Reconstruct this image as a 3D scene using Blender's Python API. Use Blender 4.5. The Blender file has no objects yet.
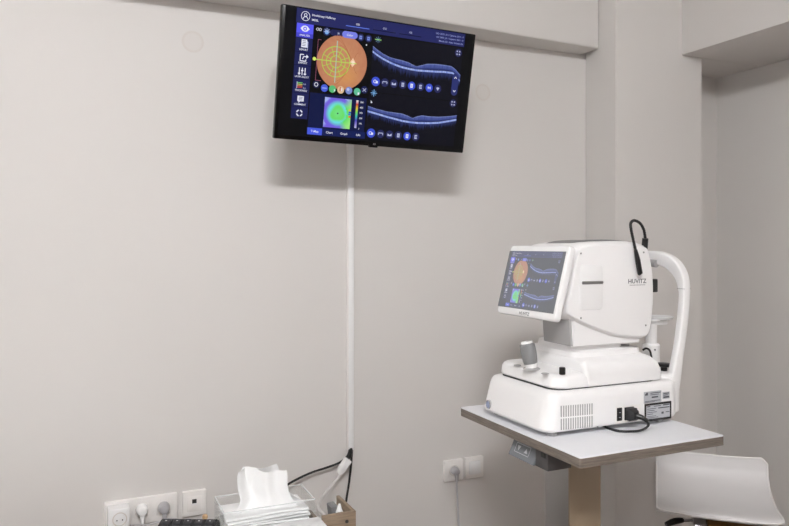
import bpy, bmesh, math, random
from mathutils import Vector, Matrix
PI = math.pi
random.seed(7)
S = bpy.context.scene
C = S.collection

# ---------------------------------------------------------------- camera, world, light, exposure
cam_d = bpy.data.cameras.new('camera'); cam = bpy.data.objects.new('camera', cam_d); C.objects.link(cam)
cam_d.sensor_width = 36; cam_d.lens = 36*700/789; cam_d.shift_y = -18/789; cam_d.clip_start = .02
cam.location = (0, 0, 1.62); cam.rotation_euler = (PI/2, 0, -math.atan(317.5/700))
S.camera = cam
S.view_settings.view_transform = 'Standard'; S.view_settings.look = 'None'
S.view_settings.gamma = 1; S.view_settings.use_curve_mapping = False
S.view_settings.exposure = 0.0
W = bpy.data.worlds.new('world'); S.world = W; W.use_nodes = True
W.node_tree.nodes['Background'].inputs[0].default_value = (.9, .95, 1, 1)
W.node_tree.nodes['Background'].inputs[1].default_value = .3
CEIL = 2.98
LIGHTS = [(-.32, -.40, .20, .13, 120.0), (.12, -.40, .20, .13, 141.0)]   # drum ceiling lamps: x, y, radius, depth, radiance
PANEL_COL = (1.0, .999, 1.01)

# ---------------------------------------------------------------- materials
def lin(v):
    v /= 255
    return v/12.92 if v <= .04045 else ((v+.055)/1.055)**2.4
def rgb(r, g, b): return (lin(r), lin(g), lin(b), 1)
def pmat(name, col, rough=.5, metal=0., bump=0., bscale=200., var=0., vscale=6., emit=None, spec=.5):
    m = bpy.data.materials.new(name); m.use_nodes = True
    nt = m.node_tree; p = nt.nodes['Principled BSDF']
    p.inputs['Base Color'].default_value = col; p.inputs['Roughness'].default_value = rough
    p.inputs['Metallic'].default_value = metal; p.inputs['Specular IOR Level'].default_value = spec
    tc = nt.nodes.new('ShaderNodeTexCoord')
    if var:
        n = nt.nodes.new('ShaderNodeTexNoise'); n.inputs['Scale'].default_value = vscale; n.inputs['Detail'].default_value = 4
        nt.links.new(tc.outputs['Object'], n.inputs['Vector'])
        mx = nt.nodes.new('ShaderNodeMix'); mx.data_type = 'RGBA'
        mx.inputs[6].default_value = tuple(c*(1-var) for c in col[:3])+(1,)
        mx.inputs[7].default_value = tuple(min(1, c*(1+var)) for c in col[:3])+(1,)
        nt.links.new(n.outputs[0], mx.inputs[0]); nt.links.new(mx.outputs[2], p.inputs['Base Color'])
    if bump:
        n2 = nt.nodes.new('ShaderNodeTexNoise'); n2.inputs['Scale'].default_value = bscale; n2.inputs['Detail'].default_value = 3
        nt.links.new(tc.outputs['Object'], n2.inputs['Vector'])
        b = nt.nodes.new('ShaderNodeBump'); b.inputs['Strength'].default_value = bump; b.inputs['Distance'].default_value = .002
        nt.links.new(n2.outputs[0], b.inputs['Height']); nt.links.new(b.outputs[0], p.inputs['Normal'])
    if emit:
        p.inputs['Emission Color'].default_value = tuple(emit[:3])+(1,); p.inputs['Emission Strength'].default_value = emit[3]
    return m
def woodmat(name, c1, c2, scale=(1, 1, 1), rough=.5):
    m = bpy.data.materials.new(name); m.use_nodes = True
    nt = m.node_tree; p = nt.nodes['Principled BSDF']; p.inputs['Roughness'].default_value = rough
    tc = nt.nodes.new('ShaderNodeTexCoord'); mp = nt.nodes.new('ShaderNodeMapping'); mp.inputs['Scale'].default_value = scale
    n = nt.nodes.new('ShaderNodeTexNoise'); n.inputs['Scale'].default_value = 6; n.inputs['Detail'].default_value = 8; n.inputs['Roughness'].default_value = .65
    r = nt.nodes.new('ShaderNodeValToRGB'); r.color_ramp.elements[0].position = .35; r.color_ramp.elements[1].position = .68
    r.color_ramp.elements[0].color = c1; r.color_ramp.elements[1].color = c2
    nt.links.new(tc.outputs['Object'], mp.inputs[0]); nt.links.new(mp.outputs[0], n.inputs['Vector'])
    nt.links.new(n.outputs[0], r.inputs[0]); nt.links.new(r.outputs[0], p.inputs['Base Color'])
    return m
def wallmat():
    m = pmat('painted_plaster', rgb(222, 218.6, 215.4), .62, var=.012, vscale=2.5, bump=.06, bscale=420, spec=.3)
    nt = m.node_tree; p = nt.nodes['Principled BSDF']
    src = p.inputs['Base Color'].links[0].from_socket
    g = nt.nodes.new('ShaderNodeNewGeometry')
    for (x, y, z, r) in ((.366, 2.5, 2.325, .035), (1.538, 2.5, 2.255, .033)):      # two filled and repainted screw holes
        d = nt.nodes.new('ShaderNodeVectorMath'); d.operation = 'DISTANCE'; d.inputs[1].default_value = (x, y, z)
        nt.links.new(g.outputs['Position'], d.inputs[0])
        rp = nt.nodes.new('ShaderNodeValToRGB'); e = rp.color_ramp.elements
        e[0].position = r*.80; e[0].color = (.10, .10, .10, 1); e[1].position = r*1.1; e[1].color = (0, 0, 0, 1)
        k = e.new(r*.98); k.color = (.42, .42, .42, 1)
        nt.links.new(d.outputs['Value'], rp.inputs[0])
        mx = nt.nodes.new('ShaderNodeMix'); mx.data_type = 'RGBA'; mx.inputs[7].default_value = rgb(203, 190, 180)
        nt.links.new(rp.outputs[0], mx.inputs[0]); nt.links.new(src, mx.inputs[6]); src = mx.outputs[2]
    nt.links.new(src, p.inputs['Base Color'])
    return m
def acrylic(name='clear_acrylic', haze=.0):
    m = bpy.data.materials.new(name); m.use_nodes = True; nt = m.node_tree; nt.nodes.clear()
    o = nt.nodes.new('ShaderNodeOutputMaterial'); mx = nt.nodes.new('ShaderNodeMixShader'); f = nt.nodes.new('ShaderNodeLayerWeight')
    f.inputs['Blend'].default_value = .5
    pw = nt.nodes.new('ShaderNodeMath'); pw.operation = 'POWER'; pw.inputs[1].default_value = 4
    ma = nt.nodes.new('ShaderNodeMath'); ma.operation = 'MULTIPLY_ADD'; ma.inputs[1].default_value = .35; ma.inputs[2].default_value = .025
    t = nt.nodes.new('ShaderNodeBsdfTransparent'); t.inputs[0].default_value = (.985, .99, .99, 1)
    gl = nt.nodes.new('ShaderNodeBsdfGlossy'); gl.inputs['Roughness'].default_value = .03
    nt.links.new(f.outputs['Facing'], pw.inputs[0]); nt.links.new(pw.outputs[0], ma.inputs[0]); nt.links.new(ma.outputs[0], mx.inputs[0])
    nt.links.new(t.outputs[0], mx.inputs[1]); nt.links.new(gl.outputs[0], mx.inputs[2])
    out = mx.outputs[0]
    if haze:
        d = nt.nodes.new('ShaderNodeBsdfDiffuse'); d.inputs[0].default_value = (.9, .92, .92, 1); m2 = nt.nodes.new('ShaderNodeMixShader'); m2.inputs[0].default_value = haze
        nt.links.new(out, m2.inputs[1]); nt.links.new(d.outputs[0], m2.inputs[2]); out = m2.outputs[0]
    nt.links.new(out, o.inputs[0])
    return m
def screenmat(name, strength, base, rough, spec=.5):
    m = bpy.data.materials.new(name); m.use_nodes = True; nt = m.node_tree; p = nt.nodes['Principled BSDF']
    a = nt.nodes.new('ShaderNodeVertexColor'); a.layer_name = 'Col'
    p.inputs['Base Color'].default_value = base; p.inputs['Roughness'].default_value = rough; p.inputs['Specular IOR Level'].default_value = spec
    nt.links.new(a.outputs[0], p.inputs['Emission Color']); p.inputs['Emission Strength'].default_value = strength
    return m
M = dict(
    wall=wallmat(),
    ceil=pmat('ceiling_paint', rgb(232, 230, 226), .8, bump=.05),
    floor=pmat('vinyl_floor', rgb(92, 66, 45), .45, var=.08, vscale=4),
    door=woodmat('brown_door_wood', rgb(104, 80, 58), rgb(140, 110, 82), (6, 6, .6), .4),
    white=pmat('white_moulded_plastic', rgb(247, 246, 246), .38, bump=.02, bscale=900),
    white2=pmat('white_gloss_plastic', rgb(247, 247, 247), .25),
    seam=pmat('dark_seam', rgb(45, 45, 46), .6),
    grey=pmat('mid_grey_plastic', rgb(172, 171, 171), .42, bump=.02, bscale=900),
    dgrey=pmat('dark_grey_plastic', rgb(126, 126, 127), .4),
    rub=pmat('grey_ribbed_rubber', rgb(142, 143, 144), .55),
    black=pmat('black_plastic', rgb(22, 22, 23), .35),
    blackm=pmat('matte_black_plastic', rgb(30, 30, 32), .55),
    cable=pmat('black_cable_sheath', rgb(24, 24, 25), .45),
    wcable=pmat('white_cable_sheath', rgb(226, 224, 222), .45),
    gcable=pmat('grey_cable_sheath', rgb(186, 184, 187), .5),
    chrome=pmat('chrome', rgb(225, 225, 228), .12, 1.),
    silver=pmat('satin_silver', rgb(168, 168, 168), .3, 1.),
    alu=pmat('brushed_aluminium', rgb(172, 170, 168), .38, .85),
    beige=pmat('beige_column_reflection', rgb(160, 143, 122), .45, .2),  # warm room reflection on the metal column, put into a colour
    lam=pmat('white_laminate', rgb(240, 241, 245), .45),
    edge=woodmat('grey_oak_edge_band', rgb(100, 91, 83), rgb(136, 126, 116), (3, 3, 60), .5),
    box=pmat('anthracite_steel', rgb(82, 80, 80), .5),
    panel=pmat('slate_grey_panel', rgb(116, 119, 124), .45),
    ink=pmat('pale_print', rgb(200, 203, 206), .6),
    logo=pmat('dark_grey_print', rgb(90, 90, 94), .6),
    label=pmat('silver_label', rgb(186, 188, 193), .4),
    text=pmat('label_print', rgb(80, 82, 88), .6),
    sock=pmat('ivory_white_plastic', rgb(243, 240, 237), .35),
    well=pmat('socket_well_shade', rgb(222, 216, 210), .4),  # shade of a deep recess put into the colour of shallow wells
    pin=pmat('dark_pin_hole', rgb(40, 38, 36), .6),
    acr=acrylic(), rim_highlight=acrylic('acrylic_edge_highlight', .55),  # rim: bright edge highlight put in as a whitish haze
    tissue=pmat('white_tissue_paper', rgb(240, 240, 240), .9, bump=.15, bscale=120),
    paper=pmat('white_card', rgb(240, 240, 241), .6),
    wood=woodmat('oak_veneer', rgb(124, 106, 88), rgb(160, 141, 120), (1.2, 1.2, 14), .55),
    peg=pmat('pale_beech', rgb(205, 170, 132), .5),
    key=pmat('dark_key_plastic', rgb(50, 50, 54), .45),
    desk=pmat('white_desk_laminate', rgb(225, 224, 222), .45),
    leather=pmat('white_leatherette', rgb(222, 220, 220), .42, bump=.08, bscale=500),
    piping=pmat('white_piping', rgb(236, 234, 233), .4),
    ply=woodmat('brown_plywood', rgb(122, 84, 38), rgb(172, 124, 62), (8, 1, 1), .45),
    tvblack=pmat('tv_black_gloss', rgb(12, 12, 13), .25, spec=.2),
    tvscreen=screenmat('tv_screen_picture', .94, rgb(5, 5, 6), .25, .12),
    devscreen=screenmat('tablet_screen_picture', .66, rgb(118, 121, 126), .45),
    diff=pmat('lit_diffuser', (1, 1, 1, 1), .5),
)
# ---------------------------------------------------------------- mesh helpers
def newbm(): return bmesh.new()
def add_box(bm, x0, x1, y0, y1, z0, z1, bev=0, seg=2, mat=None):
    vs = [bm.verts.new((x, y, z)) for x in (x0, x1) for y in (y0, y1) for z in (z0, z1)]
    fs = [bm.faces.new([vs[i] for i in q]) for q in ((0, 1, 3, 2), (4, 6, 7, 5), (0, 4, 5, 1), (2, 3, 7, 6), (0, 2, 6, 4), (1, 5, 7, 3))]
    out = set(vs)
    if bev:
        es = set(e for f in fs for e in f.edges)
        r = bmesh.ops.bevel(bm, geom=list(es), offset=bev, segments=seg, profile=.5, affect='EDGES')
        out = set(v for v in bm.verts if v.is_valid and (v in out)) | set(r['verts'])
    if mat is not None:
        bmesh.ops.transform(bm, matrix=mat, verts=[v for v in out if v.is_valid])
    return bm
def rrect(x0, x1, y0, y1, r, n=6):
    pts = []
    r = min(r, (x1-x0)/2-1e-5, (y1-y0)/2-1e-5)
    for cx, cy, a in ((x1-r, y1-r, 0), (x0+r, y1-r, PI/2), (x0+r, y0+r, PI), (x1-r, y0+r, 3*PI/2)):
        for i in range(n+1):
            t = a+i/n*PI/2; pts.append((cx+r*math.cos(t), cy+r*math.sin(t)))
    return pts
def loft(bm, rings, closed_caps=True, loop=False):
    R = [[bm.verts.new(p) for p in ring] for ring in rings]
    n = len(R[0]); m = len(R)
    for k in range(m if loop else m-1):
        a, b = R[k], R[(k+1) % m]
        for i in range(n):
            bm.faces.new((a[i], a[(i+1) % n], b[(i+1) % n], b[i]))
    if closed_caps and not loop:
        bm.faces.new(R[0][::-1]); bm.faces.new(R[-1])
    return bm
def loft_rr(bm, rows, n=6):          # rows: z, x0, x1, y0, y1, corner radius
    return loft(bm, [[(x, y, z) for x, y in rrect(x0, x1, y0, y1, r, n)] for z, x0, x1, y0, y1, r in rows])
def catmull(P, k=8, closed=False):
    P = [Vector(p) for p in P]; out = []; n = len(P)
    rng = range(n) if closed else range(n-1)
    for i in rng:
        if closed: a, b, c, d = P[i-1], P[i], P[(i+1) % n], P[(i+2) % n]
        else: a, b, c, d = P[max(i-1, 0)], P[i], P[i+1], P[min(i+2, n-1)]
        for j in range(k):
            t = j/k
            out.append(.5*((2*b)+(-a+c)*t+(2*a-5*b+4*c-d)*t*t+(-a+3*b-3*c+d)*t**3))
    if not closed: out.append(P[-1])
    return out
def add_tube(bm, path, r, n=10, smooth=8, section=None):
    P = catmull(path, smooth) if smooth else [Vector(p) for p in path]
    m = len(P)
    rad = r if callable(r) else (lambda t: r)
    T = []
    for i in range(m):
        d = P[min(i+1, m-1)]-P[max(i-1, 0)]
        T.append(d.normalized())
    up = Vector((0, 0, 1)) if abs(T[0].z) < .9 else Vector((0, 1, 0))
    nrm = (up-T[0]*up.dot(T[0])).normalized()
    rings = []
    for i in range(m):
        nrm = (nrm-T[i]*nrm.dot(T[i])).normalized()
        bn = T[i].cross(nrm); q = rad(i/(m-1))
        rings.append([tuple(P[i]+(nrm*math.cos(2*PI*j/n)+bn*math.sin(2*PI*j/n))*q) for j in range(n)])
    return loft(bm, rings)
def add_lathe(bm, prof, mat=None, n=28):
    mat = mat or Matrix()
    return loft(bm, [[tuple(mat @ Vector((r*math.cos(2*PI*j/n), r*math.sin(2*PI*j/n), z))) for j in range(n)] for r, z in prof])
def offset_poly(pts, d):
    n = len(pts); out = []
    area = sum(pts[i][0]*pts[(i+1) % n][1]-pts[(i+1) % n][0]*pts[i][1] for i in range(n))
    sg = 1 if area > 0 else -1
    for i in range(n):
        a = Vector(pts[i-1]); b = Vector(pts[i]); c = Vector(pts[(i+1) % n])
        e1 = (b-a).normalized(); e2 = (c-b).normalized()
        n1 = Vector((-e1.y, e1.x))*sg; n2 = Vector((-e2.y, e2.x))*sg
        nn = n1+n2; L = nn.length
        nn = nn/L if L > 1e-6 else n1
        k = min(1.5, 1/max(.5, nn.dot(n1)))
        out.append(tuple(b+nn*d*k))
    return out
def pillow(bm, prof, y0, y1, r, n=5, axes='xz', r2=None):
    """profile in a plane swept along the third axis from y0 to y1, both rims rounded with radius r (r2 at y1)"""
    r2 = r if r2 is None else r2
    rings = []
    def put(p, y):
        if axes == 'xz': return [(a, y, b) for a, b in p]
        if axes == 'xy': return [(a, b, y) for a, b in p]
        return [(y, a, b) for a, b in p]
    for i in range(n+1):
        t = i/n*PI/2
        rings.append(put(offset_poly(prof, r*(1-math.sin(t))), y0+r*(1-math.cos(t))) if r else put(prof, y0))
        if not r: break
    for i in range(n+1):
        t = i/n*PI/2
        rings.append(put(offset_poly(prof, r2*(1-math.cos(t))), y1-r2*(1-math.sin(t))) if r2 else put(prof, y1))
        if not r2: break
    return loft(bm, rings)
OFF = {}
def obj(name, bm, mat, parent=None, sharp=35):
    bmesh.ops.recalc_face_normals(bm, faces=bm.faces)
    off = OFF.get(parent) if parent else None
    if off is not None:
        bmesh.ops.translate(bm, vec=-off, verts=bm.verts)
    me = bpy.data.meshes.new(name); bm.to_mesh(me); bm.free()
    me.materials.append(M[mat] if isinstance(mat, str) else mat)
    for p in me.polygons: p.use_smooth = True
    me.set_sharp_from_angle(angle=math.radians(sharp))
    o = bpy.data.objects.new(name, me); C.objects.link(o)
    if parent:
        o.parent = parent
        if parent in OFF: OFF[o] = OFF[parent]
    return o
def tag(o, label, cat, group=None):
    o['label'] = label; o['category'] = cat
    if group: o['group'] = group
    return o
def thing(name, label, cat, loc, rz=0, group=None, local=False):
    o = bpy.data.objects.new(name, None); C.objects.link(o); o.empty_display_size = .05
    o.location = loc; o.rotation_euler = (0, 0, rz)
    OFF[o] = None if local else Vector(loc)
    return tag(o, label, cat, group)
def struct(name, bm, mat, parent=None):
    o = obj(name, bm, mat, parent, 30)
    if not parent: o['kind'] = 'structure'
    return o
def bx(*a, **k): return add_box(newbm(), *a, **k)
_font_cache = {}
def text_polys(s, size):
    """outline a word as triangles in a plane: list of (x, y) triples, width"""
    key = (s, size)
    if key in _font_cache: return _font_cache[key]
    cu = bpy.data.curves.new('lettering', 'FONT'); cu.body = s; cu.size = size; cu.resolution_u = 2; cu.offset = size*.012
    ob = bpy.data.objects.new('lettering', cu); C.objects.link(ob)
    dg = bpy.context.evaluated_depsgraph_get(); ev = ob.evaluated_get(dg); me = ev.to_mesh()
    b = bmesh.new(); b.from_mesh(me); bmesh.ops.triangulate(b, faces=b.faces)
    tris = [[(v.co.x, v.co.y) for v in f.verts] for f in b.faces]
    b.free(); ev.to_mesh_clear(); bpy.data.objects.remove(ob); bpy.data.curves.remove(cu)
    w = max((p[0] for t in tris for p in t), default=0)
    _font_cache[key] = (tris, w)
    return _font_cache[key]

# ---------------------------------------------------------------- room shell
RX, BY = 2.885, 2.5
LX, FY = -1.6, -2.6
T = .12
struct('wall_back', bx(LX-T, RX+T, BY, BY+T, 0, CEIL), 'wall')
struct('wall_right', bx(RX, RX+T, FY, BY, 0, CEIL), 'wall')
struct('wall_left', bx(LX-T, LX, FY, BY, 0, CEIL), 'wall')
struct('wall_front', bx(LX-T, RX+T, FY-T, FY, 0, CEIL), 'wall')
struct('floor', bx(LX-T, RX+T, FY-T, BY+T, -.1, 0), 'floor')
struct('ceiling', bx(LX-T, RX+T, FY-T, BY+T, CEIL, CEIL+.1), 'ceil')
bm = newbm()                                                        # pillar: its left side is slightly splayed
pl = [(2.072, BY), (2.030, 2.257), (2.518, 2.257), (2.518, BY)]
loft(bm, [[(x, y, 0) for x, y in pl], [(x, y, CEIL) for x, y in pl]])
bmesh.ops.bevel(bm, geom=[e for e in bm.edges if abs(e.verts[0].co.z-e.verts[1].co.z) > 1], offset=.004, segments=2, affect='EDGES')
struct('trim_1', bm, 'wall')
b_ = newbm(); q_ = [(LX, 2.324+(LX-.74)*.047), (2.05, 2.386), (2.045, BY), (LX, BY)]       # beam along the back wall, not quite parallel to it
loft(b_, [[(x, y, z) for x, y in q_] for z in (2.468, CEIL)])
bmesh.ops.bevel(b_, geom=list(b_.edges), offset=.003, segments=2, affect='EDGES')
struct('trim_2', b_, 'wall')
struct('trim_3', bx(2.395, RX, FY, 2.257, 2.446, CEIL, bev=.003), 'wall')            # beam along the right wall
struct('trim_4', bx(2.518, RX, 2.257, BY, 2.446, CEIL), 'wall')
d1 = struct('door_1', bx(-.8, .1, FY, FY+.045, 0, 2.08, bev=.004), 'door')
hb = newbm(); add_tube(hb, [(.02, FY+.045, 1.02), (.02, FY+.09, 1.02), (-.10, FY+.09, 1.02)], .009, smooth=0); struct('door_handle', hb, 'silver', d1)
fb = newbm()
for a in ((-.88, -.8, 0, 2.16), (.1, .18, 0, 2.16), (-.8, .1, 2.08, 2.16)): add_box(fb, a[0], a[1], FY, FY+.055, a[2], a[3])
struct('door_frame', fb, 'white2', d1)
bs = newbm(); add_box(bs, LX, 2.03, BY-.012, BY, 0, .07, bev=.003); struct('baseboard_back', bs, 'white2')
bs = newbm(); add_box(bs, RX-.012, RX, FY, BY, 0, .07, bev=.003); struct('baseboard_right', bs, 'white2')

w1 = struct('added_fill_window', bx(LX, LX+.006, -.95, .45, 1.35, 2.35), pmat('added_fill_glow', (.8, .82, .85, 1), .6, emit=(.94, .97, 1.0, 1.3)))  # added unseen window, its glowing pane gives fill light from the left
wf = newbm()
for a in ((-1.01, -.95, 1.29, 2.41), (.45, .51, 1.29, 2.41), (-.95, .45, 1.29, 1.35), (-.95, .45, 2.35, 2.41), (-.275, -.225, 1.35, 2.35)): add_box(wf, LX, LX+.03, a[0], a[1], a[2], a[3])
struct('added_fill_frame', wf, 'white2', w1)  # frame around the added fill pane
def ceiling_light(x, y, r, h, e, label):
    t = thing('ceiling_lamp', label, 'light', (x, y, CEIL))
    b = newbm(); add_lathe(b, [(r+.012, CEIL-.018), (r+.012, CEIL)], Matrix.Translation((x, y, 0)), 40); obj('ceiling_rose', b, 'white2', t)
    m = pmat('lit_opal_shade', (.9, .9, .9, 1), .5, emit=PANEL_COL+(e,))
    b = newbm(); add_lathe(b, [(r, CEIL-h+.004), (r, CEIL-.019)], Matrix.Translation((x, y, 0)), 48); obj('opal_shade', b, m, t)
    m2 = pmat('lit_bottom_plate', (.9, .9, .9, 1), .5, emit=PANEL_COL+(e*.36,))
    b = newbm(); add_lathe(b, [(r-.02, CEIL-h-.004), (r+.004, CEIL-h), (r+.004, CEIL-h+.004)], Matrix.Translation((x, y, 0)), 48); obj('bottom_plate', b, m2, t)
ceiling_light(*LIGHTS[0], 'round white opal drum lamp on the ceiling nearer the left wall')
ceiling_light(*LIGHTS[1], 'round white opal drum lamp on the ceiling nearer the right wall')

# ---------------------------------------------------------------- screen picture (UI), drawn in television millimetres 732 x 434
class UI:
    def __init__(s): s.v = []; s.f = []; s.c = []
    def poly(s, pts, cols, k):
        if not isinstance(cols, list): cols = [cols]*len(pts)
        i = len(s.v); s.v += [(p[0], p[1], k) for p in pts]; s.f.append(tuple(range(i, i+len(pts)))); s.c += cols
    def rect(s, x0, y0, x1, y1, c, k): s.poly([(x0, y0), (x0, y1), (x1, y1), (x1, y0)], c, k)
    def circ(s, x, y, r, c, k, ry=None, n=28):
        ry = ry or r
        s.poly([(x+r*math.cos(-2*PI*i/n), y+ry*math.sin(-2*PI*i/n)) for i in range(n)], c, k)
    def line(s, pts, w, c, k):
        for (a, b) in zip(pts, pts[1:]):
            a, b = Vector(a), Vector(b); d = (b-a)
            if d.length < 1e-6: continue
            n = Vector((-d.y, d.x)).normalized()*w/2
            s.poly([a+n, a-n, b-n, b+n], c, k)
    def ring(s, x, y, r, w, c, k, a0=0, a1=2*PI, n=36):
        for i in range(n):
            t, u = a0+(a1-a0)*i/n, a0+(a1-a0)*(i+1)/n
            s.poly([(x+(r+w/2)*math.cos(t), y+(r+w/2)*math.sin(t)), (x+(r+w/2)*math.cos(u), y+(r+w/2)*math.sin(u)),
                    (x+(r-w/2)*math.cos(u), y+(r-w/2)*math.sin(u)), (x+(r-w/2)*math.cos(t), y+(r-w/2)*math.sin(t))], c, k)
    def text(s, x, y, t, size, c, k, align='l'):
        tris, w = text_polys(t, size)
        ox = x-(w/2 if align == 'c' else w if align == 'r' else 0)
        for tr in tris: s.poly([(ox+p[0], y-p[1]) for p in tr], c, k)
    def mesh(s, name, mat, parent, fn, gain=1.0, lift=0.0):
        me = bpy.data.meshes.new(name); me.from_pydata([fn(*p) for p in s.v], [], s.f)
        ca = me.color_attributes.new('Col', 'FLOAT_COLOR', 'CORNER')
        for i, c in enumerate(s.c): ca.data[i].color = (c[0], c[1], c[2], 1)
        me.materials.append(M[mat]); o = bpy.data.objects.new(name, me); C.objects.link(o)
        o.parent = parent; return o
def lerp(a, b, t): return tuple(a[i]+(b[i]-a[i])*t for i in range(3))+(1,)
def interp(pts, x):
    for (x0, y0), (x1, y1) in zip(pts, pts[1:]):
        if x <= x1:
            t = (x-x0)/(x1-x0) if x1 > x0 else 0
            t = max(0, min(1, t)); return y0+(y1-y0)*t
    return pts[-1][1]
NAVY = rgb(38, 42, 98); NAVY2 = rgb(30, 34, 86); INDIGO = rgb(92, 92, 246); WHITE = rgb(236, 238, 250); BLK = rgb(9, 9, 12)
BTN = rgb(40, 44, 92); BTNON = rgb(62, 84, 214); GLY = rgb(190, 196, 228); PANEL = rgb(16, 24, 68); TAB = rgb(22, 32, 88)
def build_ui():
    R = random.Random(5)
    u = UI()
    u.rect(12, 4, 720, 420, BLK, 0)
    u.rect(50, 5, 687, 51, NAVY, 1)
    u.ring(81, 28, 14.5, 1.8, WHITE, 2); u.ring(81, 24.5, 4.6, 2, WHITE, 2); u.ring(81, 37.5, 7.8, 2, WHITE, 2, PI, 2*PI, 14)
    u.text(103, 24.5, 'Hvoldosey Hafikroy', 10.2, WHITE, 2); u.text(103, 39.5, 'IMSEL', 9.5, WHITE, 2)
    for x, t, on in ((267, 'OD', 1), (367, 'OU', 0), (467, 'OS', 0)):
        u.text(x, 32, t, 9, WHITE if on else GLY, 2, 'c'); u.rect(x-43, 37, x+43, 39.6, rgb(96, 122, 232) if on else rgb(14, 16, 44), 2)
    for i, t in enumerate(('OD: 24/01_01 / Capture: 2011 - 0', 'OS: 24/01_01 / Capture: 2011 - 0', 'Macula 3D : Auto Volume On')):
        u.text(681, 20+i*12.2, t, 8.2, rgb(150, 158, 214), 2, 'r')
    # column of buttons
    ys = [52, 98, 144, 187, 232, 277, 323, 363]
    names = ['ANALYSIS', 'REPORT', 'EXPORT', 'LAYER ADJUST', 'THICKNESS', 'COMMENT', '']
    for i in range(7):
        u.rect(53, ys[i], 111, ys[i+1]-1.2, INDIGO if i == 0 else NAVY2, 1)
        if names[i]: u.text(82, ys[i+1]-6, names[i], 8.2 if i != 3 else 7.4, WHITE, 3, 'c')
    u.rect(53, 83, 111, 96.8, rgb(70, 70, 205), 2)
    u.poly([(66, 68), (74, 76), (82, 78), (90, 76), (98, 68), (90, 60), (82, 58), (74, 60)], WHITE, 3); u.circ(82, 68, 6.5, INDIGO, 4); u.circ(82, 68, 3, WHITE, 5)
    u.rect(73, 102, 92, 128, WHITE, 2); u.poly([(92, 106), (92, 128), (96, 131), (96, 109)], GLY, 2)
    for k in range(4): u.rect(76, 106+k*5.2, 88, 107.6+k*5.2, NAVY, 3)
    u.line([(84, 151), (72, 151), (72, 172), (92, 172), (92, 166)], 3, WHITE, 2); u.line([(80, 166), (84, 157), (96, 157)], 3, WHITE, 2); u.poly([(93, 150), (93, 164), (101, 157)], WHITE, 2)
    for k, d in ((-10, 6), (0, -4), (10, 7)):
        u.line([(82+k, 194), (82+k, 218)], 3, WHITE, 2); u.rect(82+k-4, 205+d, 82+k+4, 209+d, WHITE, 3)
    for k, c in enumerate((rgb(110, 200, 110), rgb(200, 200, 90), rgb(220, 130, 60), rgb(200, 60, 60))): u.rect(68, 242+k*5, 86, 245+k*5, c, 3)
    u.line([(67, 240), (67, 263)], 2, GLY, 3); u.text(89, 249, '3.6', 7, GLY, 3); u.text(89, 262, '0.6', 7, GLY, 3)
    u.rect(72, 286, 94, 304, WHITE, 2); u.poly([(76, 303), (76, 310), (83, 303)], WHITE, 2)
    for k in range(3): u.rect(76, 290+k*4.4, 90, 291.6+k*4.4, NAVY, 3)
    for a in range(4): u.ring(82, 343, 9.5, 4, WHITE, 2, a*PI/2+.2, a*PI/2+1.3, 8)
    # fundus view
    u.text(120, 68, 'OD', 13, WHITE, 2); u.circ(158, 67, 13, rgb(34, 46, 100), 2); u.circ(158, 69, 7, rgb(120, 170, 230), 3)
    for a in range(5): u.line([(158, 69), (158+11*math.cos(PI+a*PI/4), 67+11*math.sin(PI+a*PI/4))], 1.6, GLY, 3)
    u.rect(180, 57, 262, 77, rgb(34, 38, 84), 2); u.circ(180, 67, 10, rgb(34, 38, 84), 2); u.text(200, 71, 'IR', 9, GLY, 4, 'c')
    u.rect(224, 56, 258, 78, rgb(122, 130, 232), 3); u.circ(224, 67, 11, rgb(122, 130, 232), 3); u.circ(258, 67, 11, rgb(122, 130, 232), 3); u.text(241, 71, 'Color', 9.5, WHITE, 4, 'c')
    for x in (281, 310):
        u.circ(x, 70, 12, BTN, 2); u.rect(x-5, 64, x+5, 76, rgb(120, 140, 220), 3); u.line([(x-3, 70), (x+3, 70)], 1.5, NAVY, 4)
    FX, FY_, FR = 221, 161, 91
    def fcol(x, y):
        r = math.hypot(x-FX, y-FY_)/FR
        c = lerp(rgb(200, 138, 100), rgb(188, 122, 92), r*r)
        d = math.hypot((x-240)/50, (y-205)/40); c = lerp(rgb(212, 148, 86), c, min(1, d*.8))
        d = math.hypot(x-198, y-161)/42; c = lerp(rgb(186, 138, 94), c, min(1, .35+d*.65))
        return lerp(c, rgb(224, 168, 126), R.random()*.16)
    NA, NR = 48, 9
    def fp(i, j):
        a = 2*PI*i/NA; r = FR*j/NR
        return (FX+r*math.cos(a), max(FY_-87, min(FY_+88, FY_+r*math.sin(a))))
    cc = {}
    for i in range(NA):
        for j in range(NR):
            q = [(i, j), (i, j+1), (i+1, j+1), (i+1, j)]
            pts = [fp(*z) for z in q]
            cols = [cc.setdefault((z[0] % NA, z[1]), fcol(*fp(*z))) for z in q]
            u.poly(pts[::-1], cols[::-1], 2)
    vc = rgb(176, 104, 68)
    for sgn in (1, -1):
        for m_ in (1.0, .75, 1.25, .5):
            pv = [(259+(-14*t*m_*4-10*t)*(1 if m_ > .6 else -.5), 157+sgn*(70*m_*math.sin(min(1.5, t*1.6)))) for t in [k/9 for k in range(10)]]
            u.line([p for p in pv if math.hypot(p[0]-FX, p[1]-FY_) < 84], 1.1, vc, 3)
    u.line([(198+57*math.cos(-1.2+k*.06), 161+52*math.sin(-1.2+k*.06)) for k in range(12)], 1.2, rgb(190, 150, 70), 3)
    GR = rgb(168, 222, 84)
    for r in (50, 34, 20): u.ring(198, 161, r, 2.2, GR, 4)
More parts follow.
